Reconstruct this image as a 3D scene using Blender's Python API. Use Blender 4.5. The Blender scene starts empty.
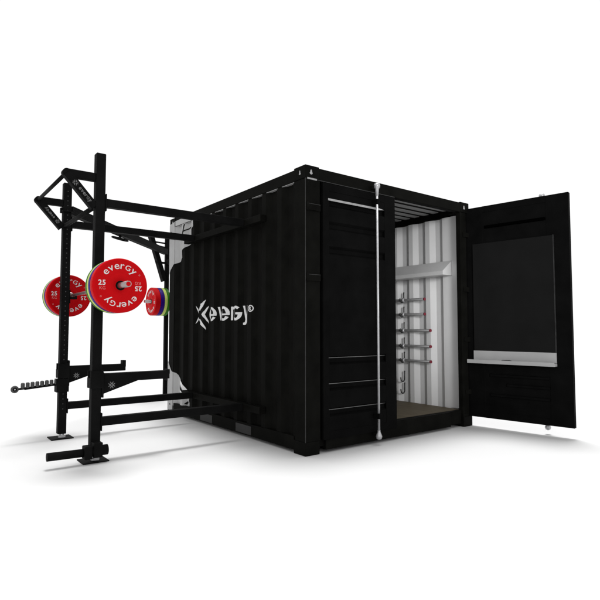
import bpy, bmesh, math, random
from mathutils import Vector, Matrix
random.seed(4)
S = bpy.context.scene
C = S.collection
# ------------------------------------------------------------------ camera
cd = bpy.data.cameras.new('camera'); cam = bpy.data.objects.new('camera', cd); C.objects.link(cam)
YAW, PITCH = 0.649598, 0.056003
cd.sensor_fit = 'HORIZONTAL'; cd.sensor_width = 36.0; cd.lens = 36.0*519.627/600.0
cd.clip_start = 0.05; cd.clip_end = 3000
cam.location = (-2.8226, -3.6352, 1.11234)
cam.rotation_euler = (math.pi/2+PITCH, 0, -YAW)
S.camera = cam
# ------------------------------------------------------------------ light: a white studio dome, an added spot in front brightening the container interior
W = bpy.data.worlds.new('World'); S.world = W; W.use_nodes = True
bg = W.node_tree.nodes['Background']; bg.inputs['Color'].default_value = (1, 1, 1, 1); bg.inputs['Strength'].default_value = 1.04
def area(name, loc, tgt, sx, sy, power):
    l = bpy.data.lights.new(name, 'AREA'); l.shape = 'RECTANGLE'; l.size = sx; l.size_y = sy; l.energy = power
    o = bpy.data.objects.new(name, l); C.objects.link(o); o.location = loc
    o.rotation_euler = (Vector(tgt)-Vector(loc)).to_track_quat('-Z', 'Y').to_euler(); return o
def spot(name, loc, tgt, power, ang, rad):
    l = bpy.data.lights.new(name, 'SPOT'); l.energy = power; l.spot_size = math.radians(ang); l.spot_blend = .9; l.shadow_soft_size = rad
    o = bpy.data.objects.new(name, l); C.objects.link(o); o.location = loc
    o.rotation_euler = (Vector(tgt)-Vector(loc)).to_track_quat('-Z', 'Y').to_euler(); return o
spot('interior_fill_spot', (-1.9, -6.6, 2.6), (2.3, .6, 1.45), 1700, 23, .9)  # unseen lamp added to brighten the inner right wall
area('top_softbox', (85, 68, 600), (0, 0, 0), 170, 170, 4300000)
S.view_settings.view_transform = 'Standard'; S.view_settings.look = 'None'
S.view_settings.exposure = 0.0; S.view_settings.gamma = 1.0
S.render.resolution_x = 1024; S.render.resolution_y = 1024

# ------------------------------------------------------------------ materials
def mat(name, col, rough=0.5, metal=0.0, spec=0.5, vary=0.0, scale=6.0, rvary=0.0, bump=0.0, bscale=60.0, stretch=(1, 1, 1)):
    m = bpy.data.materials.new(name); m.use_nodes = True
    nt = m.node_tree; b = nt.nodes['Principled BSDF']
    b.inputs['Base Color'].default_value = (*col, 1); b.inputs['Roughness'].default_value = rough
    b.inputs['Metallic'].default_value = metal; b.inputs['Specular IOR Level'].default_value = spec
    tc = nt.nodes.new('ShaderNodeTexCoord'); mp = nt.nodes.new('ShaderNodeMapping'); mp.inputs['Scale'].default_value = stretch
    nt.links.new(tc.outputs['Object'], mp.inputs['Vector'])
    n = nt.nodes.new('ShaderNodeTexNoise'); n.inputs['Scale'].default_value = scale; n.inputs['Detail'].default_value = 6
    nt.links.new(mp.outputs['Vector'], n.inputs['Vector'])
    if vary:
        r = nt.nodes.new('ShaderNodeMapRange'); r.inputs['From Min'].default_value = .3; r.inputs['From Max'].default_value = .7
        r.inputs['To Min'].default_value = 1-vary; r.inputs['To Max'].default_value = 1+vary
        mx = nt.nodes.new('ShaderNodeVectorMath'); mx.operation = 'SCALE'; mx.inputs[0].default_value = col
        nt.links.new(n.outputs['Fac'], r.inputs['Value']); nt.links.new(r.outputs['Result'], mx.inputs['Scale'])
        nt.links.new(mx.outputs['Vector'], b.inputs['Base Color'])
    if rvary:
        r = nt.nodes.new('ShaderNodeMapRange'); r.inputs['From Min'].default_value = .3; r.inputs['From Max'].default_value = .7
        r.inputs['To Min'].default_value = rough-rvary; r.inputs['To Max'].default_value = rough+rvary
        nt.links.new(n.outputs['Fac'], r.inputs['Value']); nt.links.new(r.outputs['Result'], b.inputs['Roughness'])
    if bump:
        n2 = nt.nodes.new('ShaderNodeTexNoise'); n2.inputs['Scale'].default_value = bscale
        nt.links.new(mp.outputs['Vector'], n2.inputs['Vector'])
        bp = nt.nodes.new('ShaderNodeBump'); bp.inputs['Strength'].default_value = bump; bp.inputs['Distance'].default_value = 0.002
        nt.links.new(n2.outputs['Fac'], bp.inputs['Height']); nt.links.new(bp.outputs['Normal'], b.inputs['Normal'])
    return m
M = {}
M['black'] = mat('black_container_paint', (.0050, .0050, .0044), .55, spec=.012, vary=.3, rvary=.08, bump=.06, bscale=25)
M['door'] = mat('black_door_paint', (.0036, .0036, .0036), .6, spec=.012, vary=.25, rvary=.06)
M['rig'] = mat('black_powder_coat', (.0060, .0060, .0060), .6, spec=.02, vary=.25, bump=.15, bscale=400)
M['grey'] = mat('light_grey_inner_paint', (.64, .64, .64), .5, spec=.2, vary=.04, scale=4)
M['shelf'] = mat('grey_folded_sheet_metal', (.52, .52, .52), .4, spec=.3, vary=.04)
M['bow'] = mat('grey_roof_rib_paint', (.23, .23, .23), .5, vary=.06)
M['edge'] = mat('pale_highlight', (.27, .27, .27), .35, spec=.5, vary=.2, scale=20)  # light grey that paints highlights and glints as colour
M['faint'] = mat('dim_highlight_and_frame', (.026, .026, .026), .5, spec=.2, vary=.3, scale=20)  # dim edge highlights put into colour; also the thin board frame
M['steel'] = mat('brushed_zinc_steel', (.42, .42, .43), .35, metal=.55, vary=.08, scale=30, rvary=.08)
M['darksteel'] = mat('grey_bar_steel', (.17, .17, .17), .4, metal=.5, vary=.1, scale=40)
M['chrome'] = mat('chrome_sleeve', (.33, .28, .28), .3, metal=.9, vary=.05, scale=60)
M['hook'] = mat('dark_hook_steel', (.02, .02, .02), .6)
M['wood'] = mat('brown_plywood', (.105, .084, .052), .6, spec=.2, vary=.25, scale=3, stretch=(12, 1, 1), bump=.2, bscale=8)
M['pocket'] = mat('dark_grey_plate', (.022, .022, .022), .6, spec=.2, vary=.1)
M['board'] = mat('dark_grey_chalkboard', (.0085, .0085, .0085), .8, spec=.02, vary=.12, scale=3)
M['white'] = mat('white_lettering', (.62, .62, .62), .6, spec=.1, vary=.03)
M['softwhite'] = mat('pale_grey_mark', (.16, .16, .16), .6, spec=.1)
M['lip'] = mat('groove_glint_grey', (.09, .09, .09), .4, spec=.3, vary=.2, scale=20)  # paints the dimmer glints of the lower door grooves
M['hole'] = mat('grey_hole_dot', (.045, .045, .045), .6, spec=.1)  # dark grey discs marking the upright's holes
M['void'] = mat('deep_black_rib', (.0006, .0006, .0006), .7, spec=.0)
M['tray'] = mat('grey_tray_metal', (.33, .33, .33), .45, spec=.2, vary=.05)
M['pale'] = mat('pale_grey_wrap', (.36, .36, .36), .5, spec=.1, vary=.08, scale=5)
M['palehi'] = mat('white_wrap', (.72, .72, .72), .5, spec=.3)
M['red'] = mat('red_rubber', (.47, .0015, .004), .6, spec=.06, vary=.05, scale=12, bump=.1, bscale=150)
M['redcap'] = mat('dark_red_cap', (.16, .006, .02), .4)
M['purple'] = mat('purple_rubber', (.022, .0015, .16), .5, spec=.1, vary=.06)
M['yellow'] = mat('pale_yellow_rubber', (.48, .56, .14), .5, spec=.1, vary=.05)
M['green'] = mat('green_rubber', (.022, .13, .004), .5, spec=.1, vary=.06)
M['hub'] = mat('black_hub_ring', (.004, .0035, .0035), .5, spec=.05)
M['pink'] = mat('faded_pink_print', (.62, .18, .18), .6, spec=.2)
M['roller'] = mat('grey_rubber_grip', (.055, .055, .055), .45, spec=.3, vary=.15)
M['ground'] = mat('white_studio_floor', (.54, .54, .54), .9, spec=.0, vary=.003, scale=.6)

# ------------------------------------------------------------------ mesh helpers
class B:
    def __init__(s): s.bm = bmesh.new(); s.mi = 0
    def box(s, a, b, bev=0.0):
        a, b = Vector(a), Vector(b)
        r = bmesh.ops.create_cube(s.bm, size=1)
        vs = r['verts']; c = (a+b)/2; d = b-a
        for v in vs: v.co = Vector((v.co.x*abs(d.x), v.co.y*abs(d.y), v.co.z*abs(d.z)))+c
        fs = set(f for v in vs for f in v.link_faces)
        for f in fs: f.material_index = s.mi
        if bev:
            es = list({e for v in vs for e in v.link_edges})
            r = bmesh.ops.bevel(s.bm, geom=es, offset=bev, segments=2, affect='EDGES', profile=.5)
            for f in r['faces']: f.material_index = s.mi
        return s
    def bar(s, p, q, w, h, bev=0.0, up=(0, 0, 1)):
        p, q, up = Vector(p), Vector(q), Vector(up)
        z = (q-p); L = z.length; z.normalize(); x = up.cross(z)
        if x.length < 1e-4: x = Vector((1, 0, 0))
        x.normalize(); y = z.cross(x)
        r = bmesh.ops.create_cube(s.bm, size=1); vs = r['verts']
        for v in vs: v.co = p+z*(v.co.z+.5)*L+x*v.co.x*w+y*v.co.y*h
        for f in set(f for v in vs for f in v.link_faces): f.material_index = s.mi
        if bev:
            r = bmesh.ops.bevel(s.bm, geom=list({e for v in vs for e in v.link_edges}), offset=bev, segments=2, affect='EDGES', profile=.5)
            for f in r['faces']: f.material_index = s.mi
        return s
    def cyl(s, p, q, r0, r1=None, n=28, cap=True):
        return s.lathe(p, q, [(0, r0), (1, r0 if r1 is None else r1)], n, cap)
    def lathe(s, p, q, prof, n=28, cap=True, absu=False):
        """prof: (t along p->q, radius); absu: t in metres"""
        p, q = Vector(p), Vector(q); z = q-p; L = z.length; z.normalize()
        x = z.orthogonal().normalized(); y = z.cross(x)
        rings = []
        for t, r in prof:
            o = p+z*(t if absu else t*L)
            rings.append([s.bm.verts.new(o+(x*math.cos(2*math.pi*i/n)+y*math.sin(2*math.pi*i/n))*max(r, 1e-5)) for i in range(n)])
        for a, b in zip(rings, rings[1:]):
            for i in range(n):
                f = s.bm.faces.new((a[i], a[(i+1) % n], b[(i+1) % n], b[i])); f.smooth = True; f.material_index = s.mi
        if cap:
            f = s.bm.faces.new(list(reversed(rings[0]))); f.material_index = s.mi
            f = s.bm.faces.new(rings[-1]); f.material_index = s.mi
        return s
    def ball(s, c, r, n=20):
        rr = bmesh.ops.create_uvsphere(s.bm, u_segments=n, v_segments=n//2, radius=r)
        for v in rr['verts']: v.co += Vector(c)
        for f in set(f for v in rr['verts'] for f in v.link_faces): f.smooth = True; f.material_index = s.mi
        return s
    def prism(s, pts, off):
        """pts: 3D polygon, extruded by vector off"""
        off = Vector(off); a = [s.bm.verts.new(Vector(p)) for p in pts]; b = [s.bm.verts.new(Vector(p)+off) for p in pts]
        n = len(pts); fs = [s.bm.faces.new(a), s.bm.faces.new(list(reversed(b)))]
        for i in range(n): fs.append(s.bm.faces.new((a[i], b[i], b[(i+1) % n], a[(i+1) % n])))
        for f in fs: f.material_index = s.mi
        return s
    def tube(s, pts, r, n=12):
        for a, b in zip(pts, pts[1:]): s.cyl(a, b, r, n=n)
        for p in pts[1:-1]: s.ball(p, r*1.0, n=n)
        return s
    def poly(s, pts):
        f = s.bm.faces.new([s.bm.verts.new(Vector(p)) for p in pts]); f.material_index = s.mi; return s
    def build(s, name, mats, parent=None, normals=True):
        if normals: bmesh.ops.recalc_face_normals(s.bm, faces=s.bm.faces[:])
        me = bpy.data.meshes.new(name); s.bm.to_mesh(me); s.bm.free()
        for m in (mats if isinstance(mats, (list, tuple)) else [mats]): me.materials.append(m)
        o = bpy.data.objects.new(name, me); C.objects.link(o)
        if parent is not None: o.parent = parent
        return o
def empty(name, loc=(0, 0, 0), rz=0.0):
    o = bpy.data.objects.new(name, None); C.objects.link(o); o.location = loc; o.rotation_euler = (0, 0, rz); o.empty_display_size = .2
    return o
def tag(o, label, cat=None, group=None, kind=None):
    if label: o['label'] = label
    if cat: o['category'] = cat
    if group: o['group'] = group
    if kind: o['kind'] = kind
    return o
def copy_tree(o, parent=None):
    c = o.copy(); C.objects.link(c)
    if parent is not None: c.parent = parent
    for ch in [k for k in list(bpy.data.objects) if k.parent == o]:
        copy_tree(ch, c)
    return c

# ------------------------------------------------------------------ lettering: outlines of the built-in face as flat meshes
_gl = {}
def glyph(ch, bold=.02):
    k = (ch, bold)
    if k in _gl: return _gl[k]
    cu = bpy.data.curves.new('glyph', 'FONT'); cu.body = ch; cu.size = 1.0; cu.offset = bold; cu.resolution_u = 4
    ob = bpy.data.objects.new('glyph', cu); C.objects.link(ob)
    bpy.context.view_layer.update()
    dg = bpy.context.evaluated_depsgraph_get(); me = bpy.data.meshes.new_from_object(ob.evaluated_get(dg))
    vs = [(v.co.x, v.co.y) for v in me.vertices]; fs = [tuple(p.vertices) for p in me.polygons]
    bpy.data.objects.remove(ob); bpy.data.curves.remove(cu); bpy.data.meshes.remove(me)
    x0 = min(v[0] for v in vs); vs = [(x-x0, y) for x, y in vs]; w = max(v[0] for v in vs)
    _gl[k] = (vs, fs, w); return _gl[k]
XH = .50   # x height of the face, roughly
def put_glyph(bm, ch, fn, mi=0, bold=.02):
    """fn maps glyph (x, y) in em to a 3D point"""
    vs, fs, w = glyph(ch, bold)
    nv = [bm.verts.new(fn(x, y)) for x, y in vs]
    for f in fs:
        try: q = bm.faces.new([nv[i] for i in f]); q.material_index = mi
        except ValueError: pass
    return w
def word_layout(gap=.09, big_g=True, bold=.03):
    """the word evergy with its g drawn as a small capital: list of (char, x, sx, sy, w)"""
    out = []; x = 0
    for ch in 'everGy':
        vs, fs, w = glyph(ch, bold); sx = sy = 1.0
        if ch == 'G': sy = .74; sx = .74
        out.append((ch, x, sx, sy, w*sx)); x += w*sx+gap
    return out, x-gap
def chevron(c, ang, r0, r1, half, thick):
    """a V of two blades whose tip points at c, lying at angle ang, as two polygons in 2D"""
    res = []
    for sg in (-1, 1):
        pts = [(r0, 0), (r1, sg*half), (r1-thick*.2, sg*half*.55), (r0+thick, 0)]
        pts = [(r0, 0), (r1*1.02, sg*half*1.0), (r1*.98, sg*half*.52), (r0+thick, 0)]
        res.append([(c[0]+math.cos(ang)*x-math.sin(ang)*y, c[1]+math.sin(ang)*x+math.cos(ang)*y) for x, y in pts])
    return res
def icon2d(c, R, angs=(0, 90, 180, 270)):
    ps = []
    for a in angs: ps += chevron(c, math.radians(a), R*.18, R, R*.62, R*.34)
    return ps

# ================================================================== SETTING
g = B(); g.poly([(-110, -110, 0), (110, -110, 0), (110, 110, 0), (-110, 110, 0)])
tag(g.build('ground', M['ground']), None, kind='structure')

# ================================================================== CONTAINER
CW, CL, CH = 2.44, 2.99, 2.59
box = empty('shipping_container'); tag(box, 'black corrugated shipping container with one door open and a grey interior', 'container')
# corrugation profile: inward depth at arc position u
PER = .27
def corr(u, ph=0.0):
    t = ((u-ph) % PER)/PER
    a, b, c = .25, .5, .75
    if t < a: return 0.0
    if t < b: return (t-a)/(b-a)
    if t < c: return 1.0
    return 1-(t-c)/(1-c)
def breaks(u0, u1, ph=0.0):
    out = [u0]; k = math.floor((u0-ph)/PER)-1
    while True:
        done = False
        for t in (0, .25, .5, .75):
            u = ph+(k+t)*PER
            if u0+1e-4 < u < u1-1e-4: out.append(u)
            if u > u1: done = True
        if done: break
        k += 1
    return out+[u1]
DEP = .036
def wall(name, u0, u1, z0, z1, f_out, f_in, ph, parent):
    """corrugated sheet: f_out(u, d)->xy of outer skin, f_in for inner"""
    b = B(); us = breaks(u0, u1, ph)
    for fn, mi in ((f_out, 0), (f_in, 1)):
        prev = None
        for u in us:
            x, y = fn(u, corr(u, ph)*DEP)
            cur = (b.bm.verts.new((x, y, z0)), b.bm.verts.new((x, y, z1)))
            if prev:
                f = b.bm.faces.new((prev[0], cur[0], cur[1], prev[1])); f.material_index = mi
            prev = cur
    return b.build(name, [M['black'], M['grey']], parent, normals=False)
PH_L = .1135; PH_R = .21
ZR0, ZR1 = .15, 2.475
w1 = wall('side_wall', .16, CL-.16, ZR0, ZR1, lambda u, d: (.008+d, u), lambda u, d: (.011+d, u), PH_L, box)
w2 = wall('side_wall', .16, CL-.16, ZR0, ZR1, lambda u, d: (CW-.008-d, u), lambda u, d: (CW-.022-d, u), .1275, box)
w3 = wall('back_wall', .16, CW-.16, ZR0, ZR1, lambda u, d: (u, CL-.008-d), lambda u, d: (u, CL-.011-d), .02, box)
# posts
for (x0, x1, y0, y1) in ((0, .17, .0, .16), (CW-.17, CW, 0, .115), (0, .16, CL-.16, CL), (CW-.16, CW, CL-.16, CL)):
    b = B()
    if y0 == 0 and x0 > 1:     # front right post: flange only, leaves the inner wall in view
        b.box((CW-.055, 0.03, .118), (CW, .16, CH-.118), .004)
        b.box((CW-.165, 0.0, .118), (CW-.0551, .06, CH-.118), .003)
    else:
        b.box((x0, y0+.002, .118), (x1, y1, CH-.118), .004)
    b.build('corner_post', M['black'], box)
# grey flat lining beside the right front post
b = B(); b.box((CW-.0615, .062, .186), (CW-.0565, .333, 2.467)); b.build('wall_lining', M['grey'], box)
# castings
for cx in (0, 1):
    for cy in (0, 1):
        for cz in (0, 1):
            x0 = -.003 if cx == 0 else CW-.159; y0 = -.003 if cy == 0 else CL-.172; z0 = 0.0 if cz == 0 else CH-.115
            zt = z0+.118 if cz == 0 else CH+.006
            b = B(); b.box((x0, y0, z0), (x0+.162, y0+.175, zt), .006)
            cas = b.build('corner_casting', M['black'], box)
            if cz == 1:
                b = B(); zz = CH-.056
                xf = x0+.085; ys = y0-.0015 if cy == 0 else y0+.1765
                def tear(c, w, h, ax, off):
                    pts = []
                    for k in range(14):
                        a = 2*math.pi*k/14; ww = w*(1.0 if math.sin(a) < 0 else .55)
                        u, v = ww*math.cos(a), h*math.sin(a)
                        pts.append((c[0]+(u if ax == 'x' else 0), c[1]+(u if ax == 'y' else 0), c[2]+v))
                    b.prism(pts, off)
                tear((xf-.02, ys, zz), .019, .023, 'x', (0, -.0015 if cy == 0 else .0015, 0))
                b.build('aperture_glint', M['edge'], cas); b = B()  # pale teardrops paint the light showing in the casting holes
                xs = x0-.0015 if cx == 0 else x0+.1635
                tear((xs, y0+.08, zz), .015, .021, 'y', (-.0015 if cx == 0 else .0015, 0, 0))
                b.build('aperture_glint', M['edge'], cas)
# rails
def part(name, boxes, m, parent, bev=.004):
    b = B()
    for a, c in boxes: b.box(a, c, bev)
    return b.build(name, m, parent)
part('top_rail', [((0.001, .173, 2.475), (.062, CL-.173, CH-.008))], M['black'], box)
part('top_rail', [((CW-.062, .173, 2.468), (CW-.001, CL-.173, CH-.008))], M['black'], box)
part('top_rail', [((.163, CL-.062, 2.475), (CW-.163, CL-.001, CH-.008))], M['black'], box)
part('front_header', [((.16, 0.0, 2.474), (CW-.16, .075, CH-.004))], M['black'], box)
part('bottom_rail', [((0.001, .173, .028), (.062, CL-.173, .15))], M['black'], box)
part('bottom_rail', [((CW-.062, .173, .028), (CW-.001, CL-.173, .15))], M['black'], box)
part('bottom_rail', [((.163, CL-.062, .028), (CW-.163, CL-.001, .15))], M['black'], box)
part('door_sill', [((.235, 0.004, .028), (CW-.39, .09, .186)), ((.161, 0.03, .058), (.2348, .09, .186)), ((CW-.3898, .03, .036), (CW-.161, .09, .186))], M['black'], box, .003)
part('rail_glint', [((.0095, .18, 2.4690), (.043, CL-.18, 2.4742))], M['edge'], box, 0)  # pale strip painting floor light reflected under the top rail
for y0, y1 in ((1.735, 2.035), (.90, 1.205)):
    part('forklift_pocket', [((-.0015, y0, .040), (.0005, y1, .128))], M['pocket'], box, 0)
b = B(); b.box((.06, .06, .13), (CW-.07, CL-.05, .178)); b.build('plywood_floor', M['wood'], box)
# roof: dark sheet with grey ribs running across
b = B(); b.box((.05, .05, 2.553), (CW-.05, CL-.05, 2.566)); b.build('roof', M['black'], box)
for k in range(19):
    y = .125+k*.15
    if y > CL-.1: break
    b = B(); b.prism([(.065, y-.042, 2.5525), (.065, y+.042, 2.5525), (.065, y+.039, 2.546), (.065, y-.039, 2.546)], (CW-.13, 0, 0))
    b.build('roof_rib', M['bow'], box)
# thin pale strips painting highlights along the post and header edges
part('edge_highlight', [((-.0045, -.0045, .12), (-.0005, -.0005, 2.472))], M['faint'], box, 0)
part('edge_highlight', [((.02, -.0035, 2.4665), (.13, .0035, 2.4815))], M['edge'], box, 0)
part('edge_highlight', [((.13, -.0028, 2.4705), (1.165, .0025, 2.4765))], M['faint'], box, 0)
# decal lettering and the pale end of the wrap on the corrugated side
def side_x(y):
    if y < .16 or y > CL-.1595: return -.0
    return .008+corr(y, PH_L)*DEP
def drape(polys_fn, name, mats, off=.0025, parent=box):
    """polys_fn(bm) fills bm with faces in (0, y, z); they are cut at the folds and laid on the sheet"""
    bm = bmesh.new(); polys_fn(bm)
    bm.normal_update(); bmesh.ops.triangulate(bm, faces=bm.faces[:])
    for u in breaks(.16, CL-.16, PH_L)+[CL-.1585]:
        bmesh.ops.bisect_plane(bm, geom=bm.verts[:]+bm.edges[:]+bm.faces[:], plane_co=(0, u, 0), plane_no=(0, 1, 0))
    for v in bm.verts: v.co.x = side_x(v.co.y)-off
    for f in bm.faces:
        if f.normal.x > 0: f.normal_flip()
    me = bpy.data.meshes.new(name); bm.to_mesh(me); bm.free()
    for m in mats: me.materials.append(m)
    o = bpy.data.objects.new(name, me); C.objects.link(o); o.parent = parent; return o
LOGO_Z = 1.255
def strokes(ch):
    """heavy letters of the wall logo as polygons in a unit box"""
    def ring(a0, a1, rx=.265, ry=.34, n=22):
        out = []
        for i in range(n):
            t0, t1 = (math.radians(a0+(a1-a0)*k/n) for k in (i, i+1))
            out.append([(.5+.5*math.cos(t0), .5+.5*math.sin(t0)), (.5+.5*math.cos(t1), .5+.5*math.sin(t1)), (.5+rx*math.cos(t1), .5+ry*math.sin(t1)), (.5+rx*math.cos(t0), .5+ry*math.sin(t0))])
        return out
    if ch == 'e': return ring(0, 330)+[[(.238, .499), (.999, .499), (.985, .385), (.262, .385)]]
    if ch == 'G': return ring(48, 342, .26, .33)+[[(.48, .55), (1, .55), (.975, .347), (.747, .399), (.48, .42)]]
    if ch == 'v': return [[(0, 1), (.24, 1), (.47, .28), (.47, 0), (.34, 0)]]
    if ch == 'r': return [[(0, 0), (0, 1), (.7, 1), (1, .96), (1, .78), (.7, .80), (.7, 0)]]
    return [[(0, 1), (.32, 1), (.54, .52), (.72, 1), (1, 1), (.66, .16), (.5, .03), (.28, 0), (.02, .01), (.02, .12), (.28, .14), (.40, .28)]]
def logo(bm):
    def poly(pts, mi=0):
        f = bm.faces.new([bm.verts.new((0, y, z)) for y, z in pts]); f.material_index = mi
    # blades of the mark
    for p in ([(1.965, 1.464), (2.022, 1.428), (2.156, 1.394), (2.185, 1.338), (2.064, 1.349), (2.003, 1.387)],
              [(2.236, 1.399), (2.225, 1.367), (2.207, 1.33), (2.19, 1.305), (2.191, 1.346), (2.212, 1.371)],
              [(1.919, 1.391), (1.953, 1.371), (1.986, 1.331), (2.045, 1.289), (1.985, 1.244), (1.955, 1.208), (1.915, 1.178), (1.927, 1.204), (1.956, 1.248), (1.98, 1.288), (1.961, 1.319), (1.942, 1.354)],
              [(1.962, 1.104), (2.001, 1.137), (2.151, 1.202), (2.179, 1.239), (2.061, 1.221), (2.001, 1.177), (1.971, 1.137)],
              [(2.239, 1.175), (2.223, 1.207), (2.206, 1.244), (2.188, 1.26), (2.188, 1.227), (2.214, 1.199)]):
        poly(p)
    for ch, ya, yb, za, zb, bo in [('e', 1.904, 1.696, 1.204, 1.368, 0.03), ('v', 1.684, 1.53, 1.211, 1.365, 0.03), ('e', 1.607, 1.409, 1.205, 1.368, 0.03), ('r', 1.395, 1.329, 1.21, 1.359, 0.03), ('G', 1.332, 1.141, 1.206, 1.364, 0.035), ('y', 1.134, 1.019, 1.156, 1.36, 0.02)]:
        for pts in strokes(ch): poly([(ya+(yb-ya)*u, za+(zb-za)*v) for u, v in pts])
    # registered mark
    cy, cz, r = .937, 1.326, .036
    n = 20
    for i in range(n):
        a0, a1 = 2*math.pi*i/n, 2*math.pi*(i+1)/n
        poly([(cy-r*math.cos(a0)*1.2, cz+r*math.sin(a0)), (cy-r*math.cos(a1)*1.2, cz+r*math.sin(a1)), (cy-.75*r*math.cos(a1)*1.2, cz+.75*r*math.sin(a1)), (cy-.75*r*math.cos(a0)*1.2, cz+.75*r*math.sin(a0))])
    put_glyph(bm, 'R', lambda gx, gy: (0, cy+.019-gx*.058, cz-.018+gy*.052), 0, bold=.03)
drape(logo, 'logo_lettering', [M['white']])
def wrap_top(bm):
    pts = [(2.992, 2.515), (2.90, 2.53), (2.832, 2.54), (2.8315, 2.474), (2.60, 2.474), (2.30, 2.474), (2.29, 2.40), (2.345, 2.37), (2.36, 2.25), (2.385, 2.20), (2.50, 2.17), (2.60, 2.14), (2.64, 2.08), (2.70, 2.03), (2.715, 2.0), (2.77, 1.985), (2.85, 1.97), (2.90, 1.935), (2.95, 1.90), (2.992, 1.83)]
    bm.faces.new([bm.verts.new((0, y, z)) for y, z in pts])
b = B()
b.prism([(-.0008, y, z) for y, z in ((2.8165, 2.4765), (2.8165, 2.545), (2.60, 2.55), (2.45, 2.54), (2.31, 2.535), (2.29, 2.50), (2.305, 2.4765))], (-.0022, 0, 0))
b.build('pale_wrap_patch', M['pale'], box)
def wrap_low(bm):
    pts = [(2.992, .70), (2.93, .62), (2.87, .56), (2.80, .545), (2.78, .54), (2.70, .48), (2.64, .43), (2.58, .41), (2.50, .35), (2.44, .31), (2.41, .27), (2.425, .22), (2.40, .17), (2.38, .13), (2.42, .055), (2.55, .05), (2.70, .06), (2.99, .05)]
    bm.faces.new([bm.verts.new((0, y, z)) for y, z in pts])
def side_patch(name, fn, m, off): return drape(fn, name, [m], off)
side_patch('pale_wrap_patch', wrap_top, M['pale'], .0062); side_patch('pale_wrap_patch', wrap_low, M['pale'], .0062)
def streaks(bm):
    for pts in ([(2.62, .475), (2.55, .42), (2.47, .345), (2.44, .30), (2.46, .295), (2.52, .335), (2.60, .40), (2.64, .45)],
                [(2.56, .33), (2.50, .29), (2.47, .27), (2.52, .265), (2.60, .30), (2.63, .345)]):
        bm.faces.new([bm.verts.new((0, y, z)) for y, z in pts])
DARKS = ([(2.66, .44), (2.60, .375), (2.52, .32), (2.47, .29), (2.49, .285), (2.58, .325), (2.66, .38), (2.68, .41)],
                [(2.97, 2.41), (2.93, 2.42), (2.89, 2.33), (2.91, 2.31), (2.94, 2.36), (2.96, 2.33), (2.985, 2.36)],
                [(2.56, 2.46), (2.53, 2.465), (2.60, 2.31), (2.645, 2.21), (2.66, 2.22)], [(2.84, 2.31), (2.66, 2.355), (2.66, 2.345), (2.84, 2.295)], [(2.60, 2.375), (2.38, 2.42), (2.38, 2.405), (2.60, 2.36)],
                [(2.52, .17), (2.46, .21), (2.43, .20), (2.47, .165)], [(2.93, .125), (2.90, .14), (2.89, .12)])
for pts in DARKS: side_patch('wrap_scratch', lambda bm: bm.faces.new([bm.verts.new((0, y, z)) for y, z in pts]), M['black'], .0110)
side_patch('wrap_streaks', streaks, M['palehi'], .0088); 

# ---- doors
def groove_panel(b, x0, x1, z0, z1, grooves, yf, dep, gh, sl):
    """sheet facing -y at yf with horizontal inward grooves (centre z)"""
    pr = [(z0, yf)]
    for zc in sorted(grooves):
        pr += [(zc-gh/2-sl, yf), (zc-gh/2, yf+dep), (zc+gh/2, yf+dep), (zc+gh/2+sl, yf)]
    pr += [(z1, yf)]
    for (za, ya), (zb, yb) in zip(pr, pr[1:]):
        b.poly([(x0, ya, za), (x1, ya, za), (x1, yb, zb), (x0, yb, zb)])
    for zc in grooves:     # closed ends
        for x in (x0, x1):
            b.poly([(x, yf, zc-gh/2-sl), (x, yf+dep, zc-gh/2), (x, yf+dep, zc+gh/2), (x, yf, zc+gh/2+sl)])
def door_body(parent, x0, x1, gx0, gx1, z0, z1, grooves, name='door'):
    b = B()
    b.box((x0, 0, z0), (gx0, .055, z1), .003); b.box((gx1, 0, z0), (x1, .055, z1), .003)
    b.box((gx0+.0001, 0, z0), (gx1-.0001, .055, z0+.07), 0); b.box((gx0+.0001, 0, z1-.07), (gx1-.0001, .055, z1), 0)
    groove_panel(b, gx0, gx1, z0+.07, z1-.07, grooves, .003, .03, .035, .022)
    b.poly([(gx0, .05, z0+.07), (gx1, .05, z0+.07), (gx1, .05, z1-.07), (gx0, .05, z1-.07)])
    return b.build(name, M['door'], parent)
DZ0, DZ1 = .118, 2.462
GRO = [2.285, 2.07, 1.84, .825, .59, .357]
ld = door_body(box, 0.0, .962, .075, .81, DZ0, DZ1, GRO); ld.location = (.195, -.012, 0)
# thin pale strips painting glints along the groove lips
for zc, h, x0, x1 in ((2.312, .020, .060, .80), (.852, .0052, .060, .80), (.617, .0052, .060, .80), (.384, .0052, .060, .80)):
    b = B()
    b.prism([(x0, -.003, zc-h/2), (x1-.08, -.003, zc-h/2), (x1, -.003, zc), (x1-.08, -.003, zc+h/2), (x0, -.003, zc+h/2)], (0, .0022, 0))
    b.build('groove_glint', M['edge'] if zc > 2 else M['lip'], ld)
def lock_rod(parent, x, y, z0, z1):
    b = B()
    b.cyl((x, y, z0+.05), (x, y, z1-.05), .0115)
    b.lathe((x, y, z1), (x, y, z1-.12), [(0, .026), (.012, .031), (.035, .031), (.05, .019), (.12, .0155)], absu=True)
    b.lathe((x, y, z0), (x, y, z0+.09), [(0, .008), (.008, .024), (.03, .031), (.052, .024), (.07, .016), (.09, .0135)], absu=True)
    rod = b.build('lock_rod', M['steel'], parent); return rod
def rod_guide(parent, x, y, z, s=1):
    b = B(); b.box((x-.022, y-.02, z-.028), (x+.022, y+.02*s+.02, z+.028), .004)
    b.box((x-.035, -.002 if s > 0 else .053, z-.02), (x+.035, y+.0, z+.02) if s < 0 else (x+.035, y+.004, z+.02), .002)
    return b.build('rod_guide', M['door'], parent)
lock_rod(ld, .650, -.052, .052, 2.545)
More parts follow.
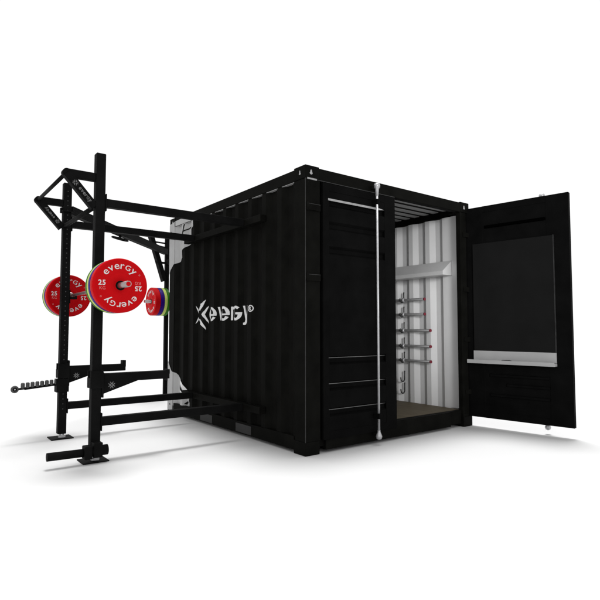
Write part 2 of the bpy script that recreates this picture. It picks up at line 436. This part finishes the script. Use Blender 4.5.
for z in (2.365, .275): 
    b = B(); b.box((.650-.02, -.075, z-.026), (.650+.02, -.0005, z+.026), .004); b.build('rod_guide', M['door'], ld)
# strike brackets on header / sill for the rod
for z0, z1 in ((2.50, 2.53), (.085, .115)):
    b = B(); b.box((.815, -.03, z0), (.875, 0.002, z1), .003); b.build('rod_keeper', M['black'], box)
# hinges: straps on the posts
def hinge(x, z, parent, s=1):
    b = B(); b.box((x, -.0145, z-.055), (x+.152*s, -.0125, z+.0), .0008) if s > 0 else b.box((x-.12, -.012, z-.055), (x, -.003, z), .002)
    b.cyl((x+.006*s, -.006, z-.06), (x+.006*s, -.006, z+.015), .012, n=16)
    h = b.build('hinge', M['black'], parent)
    b = B()
    if s > 0 and z > 1.5: b.box((x+.0, -.0145, z+.0003), (x+.150, -.0125, z+.0038)); (b.build('hinge_highlight', M['faint'], h) if s > 0 and z > 1.5 else b.bm.free())  # faint highlight painted as a thin strip above the strap
for z in (2.24, 1.60): hinge(.012, z, box, 1)
for z in (2.24, 1.60, 1.02, .42): hinge(CW-.002, z, box, -1)
# open right door, hinged at the right post
D = Vector((.1452, -.9894)); ang = math.atan2(D.y, D.x)
rd = door_body(box, -.058, 1.085, .16, .86, .112, 2.528, [])   # inner face plane y=0 locally, exterior at +y
rd.location = (2.418, -.022, 0); rd.rotation_euler = (0, 0, ang); rd['label'] = 'open right container door, inner side with a board'
ld['label'] = 'closed left container door with lock rod'
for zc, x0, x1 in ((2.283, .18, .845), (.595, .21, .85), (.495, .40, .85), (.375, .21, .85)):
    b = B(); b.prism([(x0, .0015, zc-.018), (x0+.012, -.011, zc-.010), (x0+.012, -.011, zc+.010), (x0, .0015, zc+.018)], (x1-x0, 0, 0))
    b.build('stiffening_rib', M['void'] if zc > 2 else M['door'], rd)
b = B(); b.box((.045, -.020, .868), (.930, .0005, 2.095), .002); bd = b.build('chalkboard', M['board'], rd); bd['label'] = 'dark grey writing board on the open door'
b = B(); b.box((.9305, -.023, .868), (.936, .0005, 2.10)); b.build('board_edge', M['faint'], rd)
b = B(); b.box((.040, -.026, .760), (.934, .0005, .8675), .001); b.box((-.012, -.085, .727), (.936, .0003, .757), .003)
b.box((-.012, -.088, .727), (.936, -.0852, .768), .001)
b.build('pen_tray', M['tray'], rd)
lock_rod(rd, .790, .105, .045, 2.575)
for z in (2.40, .30, 1.2):
    b = B(); b.box((.768, .053, z-.03), (.812, .13, z+.03), .004); b.build('rod_guide', M['door'], rd)
# marker lying on the tray
mk = B(); mk.lathe((-.055, 0, 0), (.055, 0, 0), [(0, .005), (.1, .008), (.8, .008), (1, .004)], n=14)
mk = mk.build('marker', M['hub']); tag(mk, 'small dark marker lying on the grey tray of the open door', 'marker')
p = Vector((2.418, -.022))+D*.43+Vector((D.y, -D.x))*.055
mk.location = (p.x, p.y, .7655); mk.rotation_euler = (0, 0, ang)

# ---- inside: folded shelf, hooks, bars
xw = CW-.058
b = B(); b.prism([(xw-.004, .20, 1.935), (xw-.004, .20, 1.755), (xw-.18, .20, 1.755), (xw-.18, .20, 1.80)], (0, 2.3, 0))
sh = b.build('wall_shelf', M['shelf']); tag(sh, 'grey sloping folded metal shelf high on the inner right wall of the container', 'shelf')
HY = .955; HZ = [1.493, 1.255, 1.022+.0, .788, .552, .335+.09, .335-.03]
HZ = [1.487, 1.255, .992, .752, .520, .330, .150]
HZ = [1.49, 1.245, .985, .735, .495, .41, .30]
hr = empty('hook_rail', (xw, HY, .2)); tag(hr, 'dark J shaped hooks in a column on the inner right wall of the container', 'hooks')
HZ = [1.487, 1.300, 1.095, .898, .712, .465, .315]
HX = xw-.055
def jhook(y, z):
    b = B(); 
    pts = [(xw-.004, y, z+.10), (xw-.012, y, z+.10), (xw-.012, y, z-.005), (xw-.03, y, z-.028), (xw-.055, y, z-.03), (xw-.078, y, z-.015), (xw-.085, y, z+.025)]
    b.tube([Vector(q)-Vector((xw, HY, .2)) for q in pts], .0078, 10)
    return b.build('hook', M['hook'], hr)
for z in HZ: jhook(HY, z)
for z in HZ[:5]: jhook(1.75, z)
names = ['topmost', 'second from the top', 'middle', 'fourth from the top', 'lowest']
bar0 = None
for i, z in enumerate(HZ[:5]):
    yn = .585 if i < 2 else .50
    if i in (0, 2):
        o = empty('training_bar'); 
        b = B(); b.cyl((0, 0, 0), (0, 1.55, 0), .0165, n=20); b.build('shaft', M['darksteel'], o)
        b = B(); b.cyl((0, -.014, 0), (0, .0, 0), .0185, n=20); b.build('end_cap', M['redcap'], o)
        b = B(); b.lathe((0, HY-yn-.05, 0), (0, HY-yn-.015, 0), [(0, .017), (0, .027), (.8, .027), (1, .017)], n=20); b.build('collar', M['steel'], o)
        src = o
    else: o = copy_tree(src)
    o.location = (HX, yn, z)
    tag(o, 'grey bar with red end cap on the wall hooks, %s of five' % names[i], 'bar', 'bars stored on the wall hooks')

# ================================================================== RIG
rig = empty('training_rig', (-1.51, 1.56, 0)); tag(rig, 'black steel pull-up and squat rig beside and behind the container', 'gym rig')
RO = Vector(rig.location)
class RB(B):
    def build(s, name, mats, parent=None, normals=True):
        for v in s.bm.verts: v.co -= RO
        o = B.build(s, name, mats, None, normals)
        o.parent = parent if parent is not None else rig
        return o
UX, Y1, Y2, UT = -1.51, .981, 2.139, 2.64
def upright(x, y, holes, ztop=UT, w=.08):
    b = RB(); b.box((x-w/2, y-w/2, .045), (x+w/2, y+w/2, ztop), .005)
    if holes:
        b.mi = 1; z = .30
        while z < ztop-.05:
            for sg in (-1,):
                b.cyl((x, y-w/2-.0008, z), (x, y-w/2+.002, z), .0058, n=10)
            z += .05
    return b.build('upright', [M['rig'], M['hole']])
upright(UX, Y1, False); upright(UX, Y2, True)
TX, TY = .588, 4.49
upright(TX, TY, False, w=.062); upright(1.9, TY, False, w=.062)
for (x, y) in ((UX, Y1), (UX, Y2), (TX, TY), (1.9, TY)):
    b = RB(); b.box((x-.112, y-.10, .0), (x+.10, y+.10, .010), .002)
    b.build('base_plate', M['rig'])
    b = RB(); b.cyl((x, y-.02, .010), (x, y-.02, .046), .022, n=16); b.box((x-.035, y-.058, .0105), (x+.03, y-.022, .034), .003)
    b.build('levelling_foot', M['steel'])
# beams to the wall
for y in (Y1, Y2):
    for z in (2.212, .325):
        b = RB(); b.box((UX+.0402, y-.035, z-.036), (-.069, y+.035, z+.036), .004); b.build('beam', M['rig'])
        b = RB(); b.box((UX+.0403, y-.05, z-.075), (UX+.050, y+.05, z+.075), .002); b.build('joint_plate', M['rig'])
for z in (2.212, .325):
    b = RB(); b.box((-.068, .64, z-.034), (.002, 2.40, z+.034), .004); b.build('wall_beam', M['black'])
for x in (TX, 1.9):
    for z in (2.212, .325):
        b = RB(); b.box((x-.035, CL+.07, z-.036), (x+.035, TY-.0402, z+.036), .004); b.build('beam', M['rig'])
for z in (2.212, .325):
    b = RB(); b.box((.40, CL+.006, z-.04), (2.1, CL+.069, z+.04), .004); b.build('wall_beam', M['rig'])
# long diagonal beam joining the side frame to the frame behind the container
d = (Vector((TX, TY))-Vector((UX, Y2))).normalized()
p = Vector((UX, Y2))+d*.055; q = Vector((TX, TY))-d*.05
b = RB(); b.bar((p.x, p.y, 2.368), (q.x, q.y, 2.378), .07, .085, .004); b.build('diagonal_beam', M['rig'])
b = RB(); b.box((UX-.055, Y2-.06, 2.33), (UX+.055, Y2+.06, 2.345), .002); b.box((UX-.062, Y2-.01, 2.33), (UX-.04, Y2+.03, 2.38), .003); b.build('joint_plate', M['rig'])
# handle under it
m_ = Vector((UX, Y2)).lerp(Vector((TX, TY)), .42)
b = RB()
nrm = Vector((-d.y, d.x))
for k in range(18):
    a0, a1 = 2*math.pi*k/18, 2*math.pi*(k+1)/18
    f = lambda a: (m_.x+d.x*.13*math.cos(a)+nrm.x*.09*math.sin(a), m_.y+d.y*.13*math.cos(a)+nrm.y*.09*math.sin(a), 2.285+.02*math.sin(a))
    b.cyl(f(a0), f(a1), .011, n=8)
b.bar((m_.x, m_.y, 2.27), (m_.x, m_.y, 2.34), .03, .02); b.cyl(f(math.pi/2), f(-math.pi/2), .010, n=8)
b.build('ring_handle', M['rig'])
# brace and thin bars on the frame behind
b = RB(); b.bar((.285, TY, 2.70), (TX-.045, TY, 1.90), .07, .095, .003, up=(0, 1, 0)); b.build('knee_brace', M['rig'])
b = RB(); b.cyl((.36, TY, 2.535), (TX-.03, TY, 2.525), .013, n=12); b.cyl((.43, TY, 2.475), (TX-.03, TY, 2.46), .010, n=12); b.build('brace_rod', M['rig'])
b = RB(); b.bar((.40, TY, 2.20), (TX-.03, TY, 2.20), .05, .03, .002); b.build('brace_rod', M['rig'])

# pull-up brackets
TIP = Vector((-1.785, 0, 2.425))
def logo_line(bm, o, e, up, H, icon_only, text_first=False):
    """white icon and word running from o along e"""
    o, e, up = Vector(o), Vector(e).normalized(), Vector(up).normalized()
    P = lambda u, v: o+e*u+up*v
    lay, Wd = word_layout(.09, bold=.015)
    k = H/XH
    def icon(u0):
        for p in icon2d((0, 0), H*.95): 
            bm.faces.new([bm.verts.new(P(u0+x, H*.45+y)) for x, y in p])
    if icon_only:
        icon(H*.8 if not text_first else Wd*k+H*1.9); return
    if not text_first: u0 = H*2.9
    else: u0 = 0
    for ch, x, sx, sy, w in lay:
        put_glyph(bm, ch, lambda gx, gy: P(u0+(x+gx*sx)*k, gy*sy*k), 0, bold=.015)
for i, y in enumerate((Y1, Y2)):
    b = RB(); b.box((TIP.x, y-.03, 2.39), (UX-.0402, y+.03, 2.46), .006)
    b.cyl((TIP.x, y-.031, 2.425), (TIP.x, y+.031, 2.425), .035, n=20)
    p, q = Vector((TIP.x, y, 2.425)), Vector((UX-.045, y, 2.165))
    b.bar(p, q, .066, .068, .003, up=(0, 0, 1))
    br = b.build('pull_up_bracket', M['rig'])
    dv = (q-p).normalized(); upv = Vector((-dv.z, 0, dv.x))
    if upv.z < 0: upv = -upv
    yy = y-.0345
    for icon_only, nm in ((False, 'bracket_lettering'), (True, 'bracket_mark')):
        bm = bmesh.new()
        if i == 0: logo_line(bm, Vector((p.x, yy, p.z))+dv*.085-upv*.012, dv, upv, .023, icon_only)
        else: logo_line(bm, Vector((q.x, yy, q.z))-dv*.060+upv*.010, -dv, -upv, .021, icon_only)
        for v in bm.verts: v.co -= RO
        me = bpy.data.meshes.new(nm); bm.to_mesh(me); bm.free(); me.materials.append(M['softwhite'])
        o = bpy.data.objects.new(nm, me); C.objects.link(o); o.parent = br
b = RB(); b.cyl((TIP.x, Y1+.02, 2.425), (TIP.x, Y2-.02, 2.425), .017, n=20); b.build('pull_up_bar', M['rig'])
b = RB(); b.cyl((UX-.02, Y1+.02, 2.185), (UX-.02, Y2-.02, 2.185), .022, n=20); b.build('crossbar', M['rig'])

# safety arms
def safety_arm(y, x1):
    b = RB(); b.box((UX-.052, y-.052, .61), (UX+.052, y-.0405, .76), .002); b.box((UX-.052, y+.0405, .61), (UX+.052, y+.052, .76), .002)
    b.box((UX-.055, y-.0515, .615), (UX-.0405, y+.0515, .70), .002)
    b.box((UX+.0405, y-.0518, .53), (UX+.056, y+.0518, .79 if y > 2 else .745), .002)
    b.build('arm_sleeve', M['rig'])
    b = RB(); b.box((UX+.0562, y-.04, .658), (x1, y+.04, .732), .004)
    b.prism([(UX+.0565, y-.038, .659), (UX+.0565, y-.038, .560), (UX+.36, y-.038, .659)], (0, .076, 0))
    b.box((x1-.035, y-.038, .70), (x1+.003, y+.038, .772 if y > 2 else .742), .003)
    a = b.build('safety_arm', M['rig'])
    bm = bmesh.new(); cx, cz = UX+.125, .632
    for pp in icon2d((0, 0), .027): bm.faces.new([bm.verts.new((cx+x, y-.0412, cz+z)) for x, z in pp])
    for pp in icon2d((0, 0), .023, (45, 135, 225, 315)): bm.faces.new([bm.verts.new((cx+x, y-.0418, cz+z)) for x, z in pp])
    for v in bm.verts: v.co -= RO
    me = bpy.data.meshes.new('arm_mark'); bm.to_mesh(me); bm.free(); me.materials.append(M['softwhite'])
    o = bpy.data.objects.new('arm_mark', me); C.objects.link(o); o.parent = a
safety_arm(Y1, -.858); safety_arm(Y2, -.872)
# bar hooks carrying the barbell
for y in (Y1, Y2):
    b = RB(); b.box((UX+.0405, y-.035, 1.38), (UX+.049, y+.035, 1.52), .002); b.box((UX+.049, y-.033, 1.425), (UX+.115, y+.033, 1.449), .002)
    b.box((UX+.106, y-.033, 1.4495), (UX+.115, y+.033, 1.485), .002); b.build('bar_hook', M['rig'])
b = RB(); b.box((TX-.035, TY-.12, 1.505), (TX+.035, TY-.0405, 1.528), .002); b.box((TX-.033, TY-.12, 1.5285), (TX+.033, TY-.11, 1.56), .002); b.build('bar_hook', M['rig'])
# low tube holder at the near foot
b = RB(); b.cyl((-1.895, .895, .100), (-1.62, .895, .096), .033, n=32); b.build('landmine_tube', M['rig'])
b = RB(); b.box((-1.62, .845, .045), (-1.56, .937, .15), .006); b.cyl((-1.56, .895, .100), (-1.425, .895, .100), .043, n=32)
b.box((-1.545, .85, .05), (-1.475, .9405, .17), .004); b.build('tube_holder', M['rig'])
# peg rail on the far foot side
b = RB(); b.cyl((-1.915, Y2, .522), (UX-.05, Y2, .552), .011, n=14); b.bar((-1.86, Y2, .520), (UX-.052, Y2, .546), .03, .016)
b.build('peg_rail', M['rig'])
b = RB(); b.box((UX-.06, Y2-.053, .47), (UX+.052, Y2-.0405, .603), .002); b.box((UX-.06, Y2+.0405, .47), (UX+.052, Y2+.053, .603), .002)
b.box((UX-.0655, Y2-.053, .47), (UX-.0605, Y2+.053, .603)); b.build('rail_sleeve', M['rig'])
b = RB(); b.lathe((-1.945, Y2-.012, .522), (-1.945, Y2+.012, .522), [(0, .012), (0, .030), (.25, .036), (.75, .036), (1, .030), (1, .012)], n=24); b.build('rail_knob', M['roller'])
b = RB(); b.cyl((-1.945, Y2-.0135, .522), (-1.945, Y2+.0135, .522), .019, n=20); b.build('knob_ring', M['hub'])
b = RB(); b.cyl((-1.945, Y2-.0145, .522), (-1.945, Y2+.0145, .522), .007, n=14); b.build('knob_bolt', M['steel'])
for k in range(8):
    x = -1.875+k*.0435
    b = RB(); b.lathe((x, Y2, .527+k*.0028), (x, Y2, .582+k*.0028), [(0, .014), (.1, .0185), (.85, .0185), (1, .012)], n=18); b.build('grip_peg', M['roller'])

# ================================================================== PLATES AND BARBELLS
def plate_mesh(T, R=.225, hole=.0255):
    """disc around local y, face at y=0, body to y=T"""
    b = B()
    prof = [(.004, hole), (.004, .050), (.0, .056), (0, .098), (.0035, .104), (.0035, .196), (0, .202), (0, R-.008), (.002, R-.002), (.006, R), (T-.006, R), (T-.002, R-.002), (T, R-.008), (T, .056), (T-.004, .05), (T-.004, hole), (.004, hole)]
    b.lathe((0, 0, 0), (0, T, 0), prof, n=80, cap=False, absu=True)
    return b
def lettering(parent):
    base, XHt = .1385, .040
    k = XHt/XH
    def done(bm, name, mats):
        for v in bm.verts:
            r = math.hypot(v.co.x, v.co.z); v.co.y = .0024 if .106 < r < .194 else -.0012
        for f in bm.faces:
            if f.normal.y > 0: f.normal_flip()
        me = bpy.data.meshes.new(name); bm.to_mesh(me); bm.free()
        for m in mats: me.materials.append(m)
        q = bpy.data.objects.new(name, me); C.objects.link(q); q.parent = parent
    for flip in (0, math.pi):
        bm = bmesh.new()
        lay, Wd = word_layout(.13, bold=.004)
        span = math.radians(103)
        for ch, x, sx, sy, w in lay:
            th0 = (x+w/2-Wd/2)/Wd*span-math.radians(3)
            def fn(gx, gy, th0=th0, sx=sx, sy=sy, w=w):
                r = base+gy*sy*k*1.05; u = (gx*sx-w/2)*k*1.18
                a = -(th0)+flip
                return (u*math.cos(a)-r*math.sin(a), 0, u*math.sin(a)+r*math.cos(a))
            put_glyph(bm, ch, fn, 0, bold=.004)
        a = -math.radians(59)+flip; cx, cz = -.182*math.sin(a)*1.0, .182*math.cos(a)
        for i in range(12):
            a0, a1 = 2*math.pi*i/12, 2*math.pi*(i+1)/12
            f = bm.faces.new([bm.verts.new((cx+r*math.cos(t), 0, cz+r*math.sin(t))) for r, t in ((.007, a0), (.007, a1), (.0045, a1), (.0045, a0))]); f.material_index = 1
        done(bm, 'word_lettering', [M['white'], M['pink']])
        bm = bmesh.new(); sg = 1 if flip == 0 else -1
        x = 0
        for ch in '25':
            w = put_glyph(bm, ch, lambda gx, gy: (sg*(-.178+(x+gx)*.058), 0, sg*(.0+gy*.058)), 0, bold=.02); x += w+.09
        x = 0
        for ch in 'KG':
            w = put_glyph(bm, ch, lambda gx, gy: (sg*(-.168+(x+gx)*.036), 0, sg*(-.037+gy*.036)), 1, bold=.0); x += w+.09
        done(bm, 'weight_lettering', [M['white'], M['pink']])
TH = {'red': .07, 'purple': .055, 'yellow': .04, 'green': .04}
def make_plate(kind):
    o = plate_mesh(TH[kind]).build('weight_plate', M[kind])
    b = B(); T = TH[kind]
    b.lathe((0, 0, 0), (0, T, 0), [(.0055, .0405), (.0036, .040), (.0036, .0252), (T-.0036, .0252), (T-.0036, .040), (T-.0055, .0405)], n=40, cap=False, absu=True)
    b.build('hub_ring', M['hub'], o)
    if kind == 'red': lettering(o)
    return o
labels = [{'red': 'biggest red plate marked 25 KG in white, outermost on the near barbell end',
           'purple': 'purple plate edge right behind the biggest red plate',
           'yellow': 'pale yellow plate edge between purple and green, behind the biggest red plate',
           'green': 'green plate last behind the biggest red plate, nearest the front upright'},
          {'red': 'red plate partly hidden by the thin upright dotted with holes',
           'purple': 'purple plate edge left of the thin dotted upright, behind its red plate',
           'yellow': 'pale yellow plate edge in the stack behind the thin dotted upright',
           'green': 'green plate edge leftmost in the stack behind the thin dotted upright'},
          {'red': 'small sideways red plate left of the container back corner',
           'purple': 'purple plate touching the small sideways red plate by the container corner',
           'yellow': 'pale yellow plate in the small sideways stack by the container corner',
           'green': 'green plate in the small sideways stack, closest to the container corner'}]
protos = {}
for gi, (loc, rz) in enumerate((((-1.422, .645, 1.470), 0), ((-1.428, 2.302, 1.470), 0), ((.295, 4.42, 1.553), -math.pi/2))):
    off = 0
    for kind in ('red', 'purple', 'yellow', 'green'):
        if kind not in protos: protos[kind] = o = make_plate(kind)
        else: o = copy_tree(protos[kind])
        if rz: o.scale = (1, 1.18, 1)
        if rz == 0: o.location = (loc[0], loc[1]+off, loc[2])
        else: o.location = (loc[0]+off, loc[1], loc[2])
        o.rotation_euler = (0, 0, rz)
        tag(o, labels[gi][kind], 'weight plate', 'bumper plates loaded on barbells'); off += (TH[kind]+.0008)*(1.18 if rz else 1)
def make_barbell(L, s0, s1):
    """along local y from 0 to L, collars at s0 and s1"""
    o = empty('barbell')
    b = B(); b.cyl((0, s0, 0), (0, s1, 0), .0145, n=24); b.build('shaft', M['chrome'], o)
    for a, c in ((0, s0), (L, s1)):
        sg = 1 if c > a else -1
        b = B(); b.cyl((0, a+.002*sg, 0), (0, c, 0), .0248, n=36)
        b.lathe((0, c, 0), (0, c+.03*sg, 0), [(0, .034), (.8, .034), (1, .025)], n=36)
        sl = b.build('sleeve', M['chrome'], o)
        b = B(); b.cyl((0, a, 0), (0, a+.0018*sg, 0), .018, n=30); b.build('end_cap', M['red'], sl)  # red reflection on the sleeve end put into the cap colour
    return o
bb = make_barbell(2.30, .42, 1.82); bb.location = (-1.425, .445, 1.470)
tag(bb, 'barbell across both front uprights, loaded with a bright plate stack at each end', 'barbell', 'barbells on the rig')
b2 = copy_tree(bb); b2.location = (.105+.085, 4.42, 1.553); b2.rotation_euler = (0, 0, -math.pi/2)
tag(b2, 'distant barbell whose sleeve points left through the small sideways plates by the container', 'barbell', 'barbells on the rig')
